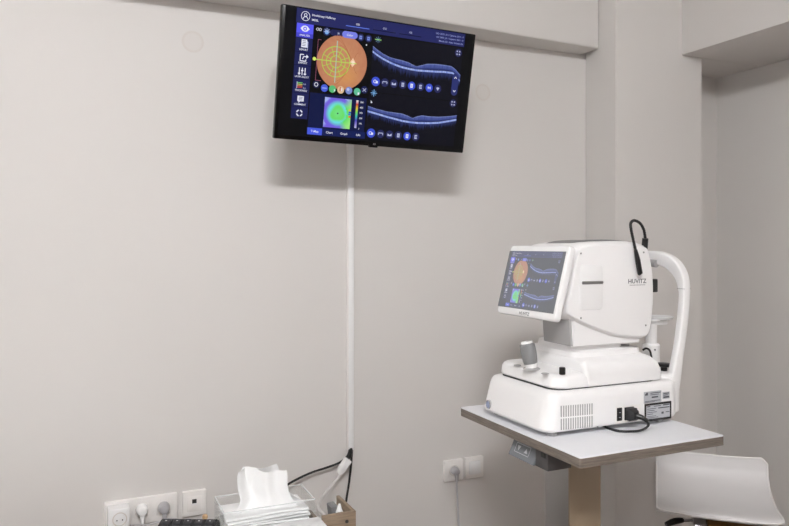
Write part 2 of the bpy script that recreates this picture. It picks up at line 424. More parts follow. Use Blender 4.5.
    for a in range(8): u.line([(198+16*math.cos(a*PI/4+PI/8), 161+16*math.sin(a*PI/4+PI/8)), (198+50*math.cos(a*PI/4+PI/8), 161+50*math.sin(a*PI/4+PI/8))], 1.6, GR, 4)
    u.line([(122, 161), (273, 159)], 3, rgb(186, 214, 96), 5); u.line([(198, 92), (199, 230)], 3.4, rgb(172, 198, 178), 5)
    u.circ(121, 160, 6, rgb(222, 240, 110), 6); u.poly([(259, 141), (248, 157), (259, 172), (270, 157)], rgb(248, 204, 168), 4); u.circ(260, 157, 6, rgb(255, 232, 206), 5)
    u.line([(141, 96), (130, 96), (130, 229), (150, 229)], 1.6, rgb(150, 84, 110), 3)
    u.circ(304, 92, 2.4, WHITE, 4)
    for x, y, c in ((134, 243, rgb(28, 32, 70)), (164, 252, rgb(72, 96, 220)), (193, 252, rgb(92, 190, 120)), (223, 252, rgb(226, 190, 150)), (253, 251, rgb(126, 142, 206)), (284, 252, rgb(96, 190, 150)), (310, 243, rgb(32, 38, 84))):
        u.circ(x, y, 12.5, c, 5)
    u.ring(134, 243, 6, 2, WHITE, 6); u.rect(156, 250, 172, 254, rgb(150, 164, 240), 6); u.poly([(199, 250), (199, 262), (203, 256)], WHITE, 6)
    u.rect(219, 242, 222, 256, rgb(190, 60, 50), 6); u.rect(225, 246, 228, 256, WHITE, 6); u.circ(250, 248, 5, rgb(190, 200, 240), 6); u.rect(286, 254, 292, 262, WHITE, 6)
    u.line([(304, 238), (316, 249)], 2, GLY, 6); u.line([(304, 249), (316, 238)], 2, GLY, 6)
    # thickness map
    u.rect(115, 271, 322, 410, PANEL, 1)
    def tcol(x, y):
        dx, dy = x-219, y-332; d = math.hypot(dx, dy); a = math.atan2(dy, dx)
        g = rgb(110, 226, 110); cy = rgb(110, 224, 214); pu = rgb(118, 98, 226); lt = rgb(190, 214, 250)
        ly = rgb(160, 236, 130)
        lim = 23+3*math.sin(3*a)
        if d < 20: c = lerp(rgb(120, 230, 140), g, d/20)
        elif d < lim: c = g
        elif d < 33: c = lerp(g, cy, (d-lim)/8)
        else:
            right = max(0, math.cos(a-.15))
            c = lerp(lerp(cy, pu, min(1, (d-33)/12)), lerp(g, ly, min(1, (d-38)/20)), max(0, min(1, (right-.35)*2.5)))
            if d > 56: c = lerp(c, lt, max(0, min(1, math.sin(a*5+1)*.7)))
        return c
    N = 26; X0, X1, Y0, Y1 = 169, 267, 281, 382
    for i in range(N):
        for j in range(N):
            q = [(i, j), (i, j+1), (i+1, j+1), (i+1, j)]
            pts = [(X0+(X1-X0)*a/N, Y0+(Y1-Y0)*b/N) for a, b in q]
            u.poly(pts, [tcol(*p) for p in pts], 2)
    u.circ(219, 332, 2.6, rgb(20, 24, 60), 3)
    for p, c in (((263, 318), rgb(220, 190, 80)), ((264, 325), rgb(60, 90, 200)), ((263, 332), rgb(70, 110, 220)), ((264, 340), rgb(230, 110, 60))): u.rect(p[0]-5, p[1]-3, p[0]+3, p[1]+3, c, 3)
    bar = [rgb(235, 235, 240), rgb(200, 50, 50), rgb(230, 190, 60), rgb(110, 220, 90), rgb(60, 190, 180), rgb(70, 60, 180), rgb(140, 130, 210), rgb(190, 190, 220)]
    for k in range(7): u.poly([(284, 281+k*13.6), (284, 281+(k+1)*13.6), (292, 281+(k+1)*13.6), (292, 281+k*13.6)], [bar[k], bar[k+1], bar[k+1], bar[k]], 2)
    for k, t in enumerate(('500', '400', '300', '200', '100', '0')): u.text(299, 289+k*18.3, t, 8, WHITE, 3)
    for k, (x0, x1, t) in enumerate(((114, 167, 'T-Map'), (168, 219, 'Chart'), (220, 274, 'Graph'), (275, 327, 'Info'))):
        u.rect(x0, 388, x1, 411, rgb(72, 92, 226) if k == 0 else TAB, 2); u.text((x0+x1)/2, 403, t, 10.5, WHITE, 3, 'c')
    # the two cross-section scans
    def scan(x0, x1, top, base, ybot, faint, k):
        u.rect(x0, ybot[0], x1, ybot[1], rgb(15, 15, 26), 1)
        n = 120
        hi = rgb(172, 188, 238); mid = rgb(88, 102, 172); low = rgb(56, 68, 130); dark = rgb(15, 15, 26)
        for i in range(n):
            xa, xb = x0+(x1-x0)*i/n, x0+(x1-x0)*(i+1)/n
            ta, tb, ba, bb = interp(top, xa), interp(top, xb), interp(base, xa), interp(base, xb)
            j = R.random()
            def band(fa, fb, c0, c1):
                u.poly([(xa, ta+(ba-ta)*fa), (xa, ta+(ba-ta)*fb), (xb, tb+(bb-tb)*fb), (xb, tb+(bb-tb)*fa)], [c0, c1, c1, c0], k)
            cm = lerp(mid, low, j*.7)
            band(0, .14, lerp(hi, mid, .35+j*.3), cm); band(.14, .55, cm, lerp(cm, low, .6)); band(.55, .80, low, rgb(34, 40, 88))
            u.poly([(xa, ta+(ba-ta)*.8), (xa, ba-2), (xb, bb-2), (xb, tb+(bb-tb)*.8)], rgb(38, 46, 100), k)
            h2 = lerp(hi, rgb(120, 140, 214), j)
            u.poly([(xa, ba-3), (xa, ba+3.6), (xb, bb+3.6), (xb, bb-3)], h2, k+1)
            L = faint*(.35+.65*R.random())
            u.poly([(xa, ba+3.6), (xa, ba+3.6+L), (xb, bb+3.6+L), (xb, bb+3.6)], [lerp(dark, low, .45+.4*j), dark, dark, lerp(dark, low, .45+.4*j)], k)
    t1 = [(329, 92), (345, 102), (370, 114), (396, 122), (420, 125), (444, 127), (470, 131), (490, 138), (502, 141), (518, 136), (545, 127), (575, 124), (610, 123), (642, 124), (660, 132), (684, 151)]
    b1 = [(329, 110), (345, 119), (370, 130), (397, 139), (420, 145), (446, 150), (480, 153), (507, 154), (545, 152), (581, 150), (615, 147), (651, 147), (668, 158), (684, 172)]
    scan(329, 684, t1, b1, (56, 246), 30, 3)
    t2 = [(329, 296), (360, 303), (403, 309), (440, 310), (463, 311), (485, 316), (506, 323), (525, 315), (543, 310), (575, 311), (613, 309), (650, 304), (687, 297)]
    b2 = [(329, 314), (360, 319), (405, 327), (440, 332), (466, 336), (500, 338), (528, 338), (575, 335), (615, 330), (650, 322), (687, 313)]
    scan(329, 687, t2, b2, (249, 412), 24, 3)
    def star(x, y, c1, c2):
        for a in range(4): u.line([(x-11*math.cos(a*PI/4), y-11*math.sin(a*PI/4)), (x+11*math.cos(a*PI/4), y+11*math.sin(a*PI/4))], 2, c1, 3)
        u.line([(x-12, y), (x+12, y)], 3, c2, 4)
    star(346, 69, rgb(90, 120, 150), rgb(150, 210, 120)); star(347, 250, rgb(90, 140, 190), rgb(120, 170, 220)); u.line([(347, 238), (347, 262)], 3, rgb(120, 170, 220), 4)
    u.poly([(338, 276), (338, 286), (345, 283)], WHITE, 4)
    for x, y in ((666, 74), (666, 255)):
        u.circ(x, y, 14, BTN, 3)
        for dx, dy in ((-5, -5), (5, -5), (-5, 5), (5, 5)): u.rect(x+dx-2.4, y+dy-2.4, x+dx+2.4, y+dy+2.4, GLY, 4)
    u.rect(652, 160, 678, 214, rgb(44, 52, 112), 7); u.circ(665, 160, 13, rgb(44, 52, 112), 7); u.circ(665, 214, 13, rgb(44, 52, 112), 7)
    u.line([(660, 166), (665, 160), (670, 166)], 2.4, WHITE, 8); u.line([(660, 208), (665, 214), (670, 208)], 2.4, WHITE, 8)
    def icons(xs, y, on):
        for i, x in enumerate(xs):
            o = i in on; r = 16 if i == 0 else 14.5
            u.circ(x, y, r, BTNON if o else BTN, 7); g = WHITE if o else GLY; kk = i % 8
            if kk == 0: u.ring(x-3, y, 5, 2, g, 8); u.rect(x, y-2, x+8, y+6, g, 8)
            elif kk == 1: u.line([(x-8, y+4), (x-8, y-3), (x+8, y-3), (x+8, y+4)], 2.6, g, 8)
            elif kk == 2: u.poly([(x-8, y-4), (x-8, y+5), (x+8, y+5), (x+8, y-4), (x, y+1)], g, 8)
            elif kk in (3, 4): u.rect(x-5, y-7, x+5, y+7, g, 8); u.line([(x-3, y-2), (x+3, y-2)], 1.6, BTNON if o else BTN, 9); u.line([(x-3, y+2), (x+3, y+2)], 1.6, BTNON if o else BTN, 9)
            elif kk == 5: u.rect(x-5, y-7, x+5, y+7, g, 8); u.ring(x+1, y, 3, 1.6, BTN, 9)
            elif kk == 6: u.line([(x-6, y), (x+6, y)], 3, g, 8); u.line([(x-4, y-5), (x-4, y+5)], 2, g, 8); u.line([(x+4, y-5), (x+4, y+5)], 2, g, 8)
            else: u.poly([(x-7, y-3), (x, y+6), (x+7, y-3), (x, y-6)], g, 8)
    icons((350, 385, 420, 455, 490, 526, 561, 596), 210, (0, 4, 6)); icons((349, 386, 421, 456, 491, 526), 389, (0, 4))
    return u
ui = build_ui()

# ---------------------------------------------------------------- television
TVW, TVH = .687, .4095
tvM = Matrix.Translation((.9122, 2.131, 2.1530)) @ Matrix.Rotation(.014, 4, 'Y') @ Matrix.Rotation(math.radians(11.2), 4, 'X')
tv = thing('television', 'black flat television tilted down from the wall showing eye scans', 'television', (.9276, 2.5, 1.96))
def tvbm(bm): bmesh.ops.transform(bm, matrix=tvM, verts=bm.verts); return bm
b = newbm(); pillow(b, rrect(-TVW/2, TVW/2, -TVH/2, TVH/2, .004, 3), 0, .022, .003, 2, 'xz'); obj('housing', tvbm(b), 'tvblack', tv)
b = newbm(); pillow(b, rrect(-TVW/2+.05, TVW/2-.05, -TVH/2+.03, TVH/2-.12, .03, 4), .021, .055, .012, 3, 'xz'); obj('rear_cover', tvbm(b), 'blackm', tv)
o = ui.mesh('screen', 'tvscreen', tv, lambda x, y, k: tuple(tvM @ Vector(((x-366)/732*TVW, -.0008-k*.00012, (217-y)/434*TVH)) - Vector(tv.location)))
o['label'] = 'lit screen with scan software'
b = newbm(); pillow(b, rrect(-.014, .014, -.002, .006, .002, 3), 0, .02, .002, 2, 'xz'); bmesh.ops.translate(b, vec=(0, .001, -TVH/2-.003), verts=b.verts); obj('receiver_bump', tvbm(b), 'tvblack', tv)
b = newbm()
for q in ((-.004, -.0012), (.001, .004)): add_box(b, q[0], q[1], -.0006, .001, -TVH/2+.004, -TVH/2+.0095)
obj('maker_mark', tvbm(b), 'silver', tv)
b = newbm(); add_box(b, .82, 1.03, 2.488, 2.5, 2.06, 2.28, bev=.003); add_box(b, .89, .95, 2.30, 2.49, 2.14, 2.20, bev=.004); add_box(b, .86, .98, 2.150, 2.305, 2.145, 2.195, bev=.004)
obj('wall_bracket', b, 'blackm', tv)

# ---------------------------------------------------------------- cable trunking and wall cables
t = thing('cable_trunking', 'slim white vertical cable trunking running down the wall below the television', 'cable trunking', (.95, 2.5, .842))
obj('channel', bx(.9325, .9585, 2.484, 2.5, .842, 2.06, bev=.0015), 'sock', t)
obj('lid', bx(.9355, .9565, 2.480, 2.4845, .842, 2.06, bev=.0015), 'white2', t)
def cable(name, path, r, mat, label, cat='cable', sm=8):
    b = newbm(); add_tube(b, path, r, 10, sm); return tag(obj(name, b, mat), label, cat)
cable('video_cable', [(.9400, 2.491, .85), (.9391, 2.486, .838), (.9261, 2.478, .8215), (.8964, 2.475, .8042), (.8456, 2.468, .795), (.7824, 2.465, .7847), (.728, 2.46, .77), (.6843, 2.45, .7558), (.60, 2.42, .72), (.5, 2.36, .60), (.45, 2.33, .3), (.42, 2.3, .008)], .0042, 'cable', 'black cable curving left from the trunking end behind the tissue box')
cable('antenna_cable', [(.9525, 2.491, .85), (.9510, 2.488, .838), (.9470, 2.487, .7862), (.9370, 2.485, .7134), (.927, 2.482, .6615), (.92, 2.48, .60), (.91, 2.48, .3), (.905, 2.47, .008)], .0042, 'cable', 'black cable hanging straight down from the trunking end')
t = thing('extension_lead', 'white cable with white connector hanging from the trunking into the wooden box', 'cable', (.9343, 2.47, .84))
b = newbm(); add_tube(b, [(.9450, 2.486, .846), (.938, 2.474, .836), (.925, 2.464, .820)], .0085, 10, 4); obj('plug_top', b, 'black', t)
R_ = Matrix.Translation((.9045, 2.454, .7945)) @ Matrix.Rotation(math.radians(38), 4, 'Y')
b = newbm(); loft_rr(b, [(-.031, -.007, .007, -.007, .007, .004), (-.024, -.011, .011, -.009, .009, .005), (-.010, -.014, .014, -.012, .012, .005), (.028, -.0145, .0145, -.0125, .0125, .005), (.032, -.012, .012, -.010, .010, .004)], 4)
bmesh.ops.transform(b, matrix=R_, verts=b.verts); obj('connector', b, 'white2', t)
b = newbm(); add_tube(b, [(.887, 2.452, .772), (.8796, 2.445, .7594), (.8364, 2.40, .7485), (.7725, 2.30, .7545), (.7069, 2.15, .7875), (.6674, 2.02, .8192), (.6530, 1.94, .8386), (.648, 1.915, .8400), (.645, 1.90, .825), (.643, 1.89, .79)], .0046, 10, 8); obj('cord', b, 'wcable', t)

# ---------------------------------------------------------------- sockets
def disc(bm, x, y, z, r, d, n=24, prof=None):
    """short cylinder whose axis is the wall normal, front face at y"""
    Mx = Matrix.Translation((x, y, z)) @ Matrix.Rotation(PI/2, 4, 'X')
    add_lathe(bm, prof or [(r, -d), (r, 0)], Mx, n)
def socket_insert(parent, x, z, yf, s=.046):
    ins = obj('socket_insert', bx(x-s/2, x+s/2, yf-.0015, yf+.003, z-s/2, z+s/2, bev=.001), 'sock', parent)
    b = newbm(); Mx = Matrix.Translation((x, yf-.0016, z)) @ Matrix.Rotation(PI/2, 4, 'X')
    add_lathe(b, [(.0215, -.001), (.0215, .0012), (.0198, .0012), (.0192, -.0006), (.0001, -.0007)], Mx, 28); obj('socket_well', b, 'well', ins)
    b = newbm()
    for dx in (-.0095, .0095): disc(b, x+dx, yf-.0013, z, .0027, .002, 10)
    obj('pin_hole', b, 'pin', ins)
    return ins
def frame_plate(parent, x0, x1, z0, z1, name='frame_plate'):
    b = newbm(); pillow(b, rrect(x0, x1, z0, z1, .004, 3), 2.488, 2.5, .003, 3, 'xz', r2=0); return obj(name, b, 'sock', parent)
t = thing('wall_socket', 'white triple wall socket low on the left of the wall', 'socket', (.197, 2.5, .684))
frame_plate(t, .0812, .313, .684, .772)
for x in (.126, .197, .268): socket_insert(t, x, .728, 2.488)
t = thing('plug_adapter', 'square white plug-through adapter in the leftmost hole of the triple socket', 'adapter', (.124, 2.487, .69))
b = newbm(); pillow(b, rrect(.0905, .157, .690, .7640, .004, 3), 2.436, 2.4855, .004, 3, 'xz'); obj('body', b, 'white2', t)
b = newbm(); Mx = Matrix.Translation((.1262, 2.4358, .7300)) @ Matrix.Rotation(PI/2, 4, 'X')
add_lathe(b, [(.0225, -.001), (.0225, .0010), (.0205, .0012), (.0190, -.0004), (.0001, -.0005)], Mx, 28); obj('socket_well', b, 'well', t)
b = newbm()
for dx in (-.0085, .0085): disc(b, .1262+dx, 2.4352, .7270, .0021, .002, 10)
obj('pin_hole', b, 'pin', t)
def plug(name, x, z, yb, mat, cmat, label, path, r=.0190, fl=1.0):
    t = thing(name, label, 'plug', (x, yb, z))
    b = newbm(); Mx = Matrix.Translation((x, yb, z)) @ Matrix.Rotation(PI/2, 4, 'X')
    add_lathe(b, [(r*.9, 0), (r, .002), (r, .012), (r*.93, .022), (r*.72, .031*fl), (r*.35, .034*fl)], Mx, 28); obj('plug_body', b, mat, t)
    b = newbm(); add_tube(b, [(x, yb-.018, z-.006), (x+.001, yb-.022, z-.022), (x+.001, yb-.024, z-.040)], lambda k: .0100-.0045*k, 12, 6); obj('strain_relief', b, mat, t)
    b = newbm(); add_tube(b, [(x+.001, yb-.024, z-.036)]+path, .0040, 10, 8); obj('cord', b, cmat, t)
plug('power_plug', .1975, .736, 2.4850, 'white2', 'wcable', 'round white power plug with white cord in the middle hole of the triple socket', [(.199, 2.462, .67), (.2, 2.46, .6), (.2, 2.46, .4), (.21, 2.44, .1), (.22, 2.40, .006)])
plug('power_plug', .2675, .732, 2.4850, 'gcable', 'gcable', 'grey power plug with grey cord in the right hole of the triple socket', [(.268, 2.462, .67), (.266, 2.46, .6), (.265, 2.46, .4), (.26, 2.42, .1), (.25, 2.38, .006)])
cable('mains_cable', [(.150, 2.470, .694), (.169, 2.462, .6956), (.2066, 2.448, .6944), (.2446, 2.448, .6972), (.2735, 2.450, .700), (.31, 2.455, .692), (.36, 2.46, .66), (.40, 2.46, .5), (.42, 2.46, .2), (.43, 2.44, .006)], .0034, 'gcable', 'thin dark grey cable crossing below the triple socket towards the keypad')
t = thing('data_socket', 'single white network socket plate right of the triple socket', 'socket', (.369, 2.5, .684))
frame_plate(t, .3296, .4100, .684, .7705)
ins = obj('socket_insert', bx(.345, .394, 2.4865, 2.490, .700, .752, bev=.001), 'sock', t)
obj('network_port', bx(.3615, .3765, 2.4858, 2.4870, .728, .7425), 'pin', ins)
obj('port_shutter', bx(.3595, .3785, 2.4850, 2.4868, .7225, .7285, bev=.0005), 'white2', ins)
t = thing('wall_socket', 'single white wall socket beside the light switch, grey plug in it', 'socket', (1.393, 2.5, .662))
frame_plate(t, 1.3496, 1.4362, .662, .7475); socket_insert(t, 1.393, .705, 2.488, .05)
plug('power_plug', 1.391, .708, 2.4850, 'gcable', 'gcable', 'grey power plug with grey cord hanging below, beside the light switch', [(1.3900, 2.458, .640), (1.392, 2.455, .58), (1.396, 2.455, .496), (1.40, 2.455, .30), (1.41, 2.44, .1), (1.45, 2.40, .006)], r=.0160)
t = thing('light_switch', 'white square rocker switch on the wall near the instrument table', 'switch', (1.49, 2.5, .661))
frame_plate(t, 1.4475, 1.5335, .661, .7475)
b = newbm(); add_box(b, 1.465, 1.516, 2.480, 2.490, .679, .731, bev=.002)
for v in b.verts:
    if v.co.y < 2.486 and v.co.z > .705: v.co.y += .0035
obj('rocker', b, 'white2', t)

# ---------------------------------------------------------------- desk at the lower left and what stands on it
DZ = .76
t = thing('desk', 'white desk standing below the television under the tissue box', 'desk', (-.1, 1.75, 0))
obj('desk_top', bx(-.95, .708, 1.40, 2.165, DZ-.025, DZ, bev=.002), 'desk', t)
for x in (-.93, .67):
    obj('side_panel', bx(x, x+.025, 1.43, 2.13, 0, DZ-.025), 'desk', t)
t = thing('tissue_dispenser', 'clear acrylic tissue box full of white tissues on the desk', 'tissue box', (.475, 1.924, DZ))
ax0, ax1, ay0, ay1, az = .350, .602, 1.857, 1.992, .914
b = newbm(); add_box(b, ax0, ax1, ay0, ay0+.003, DZ, az); obj('wall_panel', b, 'acr', t)
b = newbm(); add_box(b, ax0, ax1, ay1-.003, ay1, DZ, az); obj('wall_panel', b, 'acr', t)
b = newbm(); add_box(b, ax0, ax0+.003, ay0+.003, ay1-.003, DZ, az); obj('wall_panel', b, 'acr', t)
b = newbm(); add_box(b, ax1-.003, ax1, ay0+.003, ay1-.003, DZ, az); obj('wall_panel', b, 'acr', t)
for q in ((ax0, ax1, ay0, ay0+.003), (ax0, ax1, ay1-.003, ay1), (ax0, ax0+.003, ay0+.003, ay1-.003), (ax1-.003, ax1, ay0+.003, ay1-.003)):
    obj('rim_highlight', bx(*q, az-.0002, az+.0022, bev=.0005), 'rim_highlight', t)
obj('bottom_panel', bx(ax0+.003, ax1-.003, ay0+.003, ay1-.003, DZ, DZ+.003), 'acr', t)
NL = 15
for k in range(NL):
    z0 = DZ+.004+k*.0086
    b = newbm(); nx, ny = 16, 6
    sx0, sx1 = ax0+.008+random.uniform(0, .012), ax1-.008-random.uniform(0, .012)
    iy = random.uniform(0, .005)
    ph = random.uniform(0, 6)
    rings = []
    for i in range(nx+1):
        f = i/nx; x = sx0+(sx1-sx0)*f
        dz = .0012*math.sin(7*f+ph)+(.002*math.sin(PI*f))
        pts = [(ay0+.009+iy, 0), (ay0+.0055+iy, .0036), (ay0+.010+iy, .0072), (ay1-.009, .0076), (ay1-.006, .0036), (ay1-.007, 0)]
        rings.append([(x, y+.0012*math.sin(9*f+ph*2), z0+q+dz) for y, q in pts])
    loft(b, rings)
    o = obj('folded_tissue', b, 'tissue')
    tag(o, 'folded white tissue in the stack inside the clear acrylic box', 'tissue', 'folded tissues in the clear box')
def sheet(rows, yfun, th=.0012, sub=22):
    """rows: (z, xleft, xright); a folded sheet"""
    b = newbm(); G = []
    rows = [(r.x, r.y, r.z) for r in catmull(rows, 5)]
    for k, (z, xl, xr) in enumerate(rows):
        v = k/(len(rows)-1)
        G.append([b.verts.new((xl+(xr-xl)*i/sub, yfun(i/sub, v), z+.004*math.sin(5*i/sub+1)*v)) for i in range(sub+1)])
    for k in range(len(G)-1):
        for i in range(sub): b.faces.new((G[k][i], G[k][i+1], G[k+1][i+1], G[k+1][i]))
    bmesh.ops.recalc_face_normals(b, faces=b.faces)
    bmesh.ops.solidify(b, geom=list(b.faces), thickness=th)
    return b
t = thing('tissue', 'white tissue pulled up out of the clear acrylic box', 'tissue', (.46, 1.925, .905))
obj('front_fold', sheet([(.893, .380, .562), (.905, .394, .552), (.925, .404, .540), (.950, .398, .532), (.985, .396, .531), (.998, .400, .529)],
    lambda u, v: 1.915+.022*math.sin(u*5.2+.4)*(.45+.55*v)-.014*math.sin(u*12.5+1.2)*(.3+.7*v)-.014*(1-v)), 'tissue', t, 60)
obj('back_fold', sheet([(.893, .420, .556), (.93, .412, .536), (.96, .408, .528), (.985, .412, .522), (1.001, .420, .516)],
    lambda u, v: 1.935+.012*math.sin(u*6.1+2.2)*(.35+.65*v)+.008*(1-v)), 'tissue', t, 60)
obj('side_fold', sheet([(.893, .520, .592), (.905, .520, .572), (.920, .518, .552), (.936, .516, .534)],
    lambda u, v: 1.918+.008*math.sin(u*4)), 'tissue', t, 60)
t = thing('desk_organizer', 'small open wooden box on the desk beside the tissue box', 'box', (.66, 1.9, DZ))
ox0, ox1, oy0, oy1, oz = .612, .710, 1.826, 1.962, .877
obj('front_panel', bx(ox0, ox1, oy0, oy0+.010, DZ, oz, bev=.0008), 'wood', t)
obj('side_panel', bx(ox1-.010, ox1, oy0+.010, oy1, DZ, oz, bev=.0008), 'wood', t)
obj('side_panel', bx(ox0, ox0+.010, oy0+.010, oy1, DZ, oz-.03, bev=.0008), 'wood', t)
obj('back_panel', bx(ox0+.010, ox1-.010, oy1-.010, oy1, DZ, oz-.065), 'wood', t)
obj('base_panel', bx(ox0+.010, ox1-.010, oy0+.010, oy1-.010, DZ, DZ+.008), 'wood', t)
b = newbm(); add_lathe(b, [(.004, 0), (.005, .003), (.005, .002)], Matrix.Translation((.682, oy0-.0005, .853)) @ Matrix.Rotation(PI/2, 4, 'X'), 12); obj('screw_hole', b, 'pin', t)
t = thing('spray_bottle', 'small white nozzle bottle poking out of the wooden box', 'bottle', (.676, 1.866, DZ+.008))
b = newbm(); add_lathe(b, [(.014, .0), (.015, .003), (.015, .07), (.009, .082), (.009, .086)], Matrix.Translation((.676, 1.868, DZ+.008)), 20); obj('bottle_body', b, 'paper', t)
b = newbm(); add_lathe(b, [(.0105, .086), (.0105, .098), (.007, .106), (.004, .118), (.003, .120)], Matrix.Translation((.676, 1.868, DZ+.008)), 20); obj('nozzle', b, 'white2', t)
t = tag(obj('remote_control', (lambda b: (bmesh.ops.transform(b, matrix=Matrix.Translation((.680, 1.922, DZ+.059)) @ Matrix.Rotation(-.12, 4, 'Y'), verts=b.verts), b)[1])(bx(-.011, .011, -.022, .022, -.05, .05, bev=.003)), 'dgrey'), 'dark grey handset standing in the wooden box', 'remote control')
t = tag(obj('carton', bx(.44, .6105, 1.66, 1.853, DZ, .868, bev=.0015), 'paper'), 'white carton on the desk in front of the tissue box', 'box')
# keypad
KP = Matrix.Translation((.227, 2.145, 0)) @ Matrix.Rotation(math.atan2(-.065, .135), 4, 'Z')
kp = thing('keypad', 'black keypad on the desk in front of the wall sockets', 'keypad', (.227, 2.145, DZ))
b = newbm(); prof = catmull([(0, DZ), (-.19, DZ), (-.192, DZ+.012), (-.185, DZ+.018), (-.012, DZ+.064), (0, DZ+.058)], 1, True)
pillow(b, [(p.x, p.y) for p in prof], 0, .170, .006, 3, 'yz'); bmesh.ops.transform(b, matrix=KP, verts=b.verts); obj('body', b, 'blackm', kp)
sl = math.atan2(.046, .173)
for r in range(6):
    for c_ in range(5):
        w = .026
        b = newbm(); loft_rr(b, [(0, -w/2, w/2, -.011, .011, .003), (.005, -w/2+.001, w/2-.001, -.010, .010, .003), (.0075, -w/2+.003, w/2-.003, -.008, .008, .003)], 3)
        yl = -.026-r*.027; zl = DZ+.064-(-.012-yl)*math.tan(sl)-.002
        mm = KP @ Matrix.Translation((.0215+c_*.0318, yl, zl)) @ Matrix.Rotation(sl, 4, 'X')
        bmesh.ops.transform(b, matrix=mm, verts=b.verts)
        o = obj('key', b, 'key', kp)
        if r == 0:
            b = newbm(); add_box(b, -.0025, .0025, -.0015, .0015, .0074, .0078); bmesh.ops.transform(b, matrix=mm, verts=b.verts); obj('key_mark', b, 'ink', o)
b = newbm(); add_lathe(b, [(.010, 0), (.010, .006), (.006, .012), (.006, .044), (.008, .042), (.0085, .047), (.007, .052), (.002, .053)], Matrix.Translation((.349, 2.142, DZ)), 18)
tag(obj('wooden_stamp', b, 'peg'), 'small pale wooden peg standing behind the black keypad', 'stamp')
t = thing('loose_cable', 'thin dark cable end lying behind the left edge of the tissue box', 'cable', (.37, 2.06, DZ))
b = newbm(); add_tube(b, [(.385, 2.07, DZ+.040), (.372, 2.065, DZ+.05), (.360, 2.06, DZ+.046)], lambda k: .0055-.002*k, 10, 5); obj('plug_end', b, 'dgrey', t)
b = newbm(); add_tube(b, [(.383, 2.07, DZ+.041), (.41, 2.075, DZ+.052), (.43, 2.07, DZ+.03), (.44, 2.06, DZ+.004), (.5, 2.06, DZ+.003), (.56, 2.08, DZ+.003)], .002, 8, 6); obj('cord', b, 'gcable', t)

# ---------------------------------------------------------------- instrument table
tb = thing('instrument_table', 'white topped lifting table with grey wood edge carrying the eye scanner', 'table', (1.39, 1.695, 0))
TX0, TX1, TY0, TY1, TZ = 1.142, 1.644, 1.397, 1.997, 1.09
b = newbm(); pillow(b, rrect(TX0+.0008, TX1-.0008, TY0+.0008, TY1-.0008, .006, 4), TZ-.004, TZ, 0, 1, 'xy', r2=.0008); obj('table_top', b, 'lam', tb)
b = newbm(); pillow(b, rrect(TX0, TX1, TY0, TY1, .0065, 4), TZ-.0280, TZ-.0035, .0006, 1, 'xy', r2=0); obj('edge_band', b, 'edge', tb)
cx0, cx1, cy0, cy1 = 1.268, 1.382, 1.598, 1.716
obj('column', bx(cx0+.002, cx1, cy0+.006, cy1, .62, TZ-.0280, bev=.004), 'alu', tb)
obj('column_reflection_face', bx(cx0+.001, cx1-.001, cy0, cy0+.0075, .62, TZ-.0280, bev=.002), 'beige', tb)  # thin front panel carrying the column's painted warm reflection
obj('outer_column', bx(cx0-.012, cx1+.012, cy0-.012, cy1+.012, .06, .64, bev=.006), 'alu', tb)
b = newbm(); add_box(b, 1.16, 1.60, 1.62, 1.70, .02, .065, bev=.008); add_box(b, 1.17, 1.25, 1.42, 1.96, .02, .06, bev=.008); add_box(b, 1.53, 1.61, 1.42, 1.96, .02, .06, bev=.008); obj('foot', b, 'alu', tb)
for x in (1.21, 1.57):
    for y in (1.45, 1.93):
        b = newbm(); add_lathe(b, [(.016, 0), (.018, .004), (.018, .022)], Matrix.Translation((x, y, 0)), 14); obj('levelling_glide', b, 'black', tb)
obj('control_box', bx(1.157, 1.236, 1.549, 1.606, 1.008, TZ-.0280, bev=.002), 'box', tb)
b = newbm(); loft(b, [[(x, y, z) for x, z in ((1.150, 1.008), (1.236, 1.008), (1.236, TZ-.0280), (1.176, TZ-.0280))] for y in (1.6065, 1.730)])
bmesh.ops.bevel(b, geom=list(b.edges), offset=.0015, segments=2, affect='EDGES'); pn = obj('control_panel', b, 'panel', tb)
b = newbm()     # outlined button field with up and down arrows
d = Vector((.026, 0, .0565)).normalized(); o0 = Vector((1.150, 0, 1.008)); nv = Vector((-d.z, 0, d.x))
def pp(y, s, k=.0004): return tuple(o0+d*s+nv*k+Vector((0, y, 0)))
def pq(a, c, w):
    a, c = Vector(a), Vector(c); e = (c-a).normalized(); n_ = Vector((-e.y, e.x))*w/2
    b.faces.new([b.verts.new(pp(*q)) for q in (a+n_, a-n_, c-n_, c+n_)])
for a, c in (((1.640, .016), (1.707, .016)), ((1.640, .042), (1.707, .042)), ((1.640, .016), (1.640, .042)), ((1.707, .016), (1.707, .042))): pq(a, c, .0016)
for yc, sg in ((1.656, 1), (1.691, -1)):
    b.faces.new([b.verts.new(pp(yc+q[0]*.008, .029+sg*q[1]*.007, .0005)) for q in ((-1, -1), (1, -1), (0, 1))])
obj('arrow_print', b, 'ink', pn)
obj('cable_port', bx(1.1555, 1.160, 1.560, 1.578, 1.041, 1.054), 'black', tb)

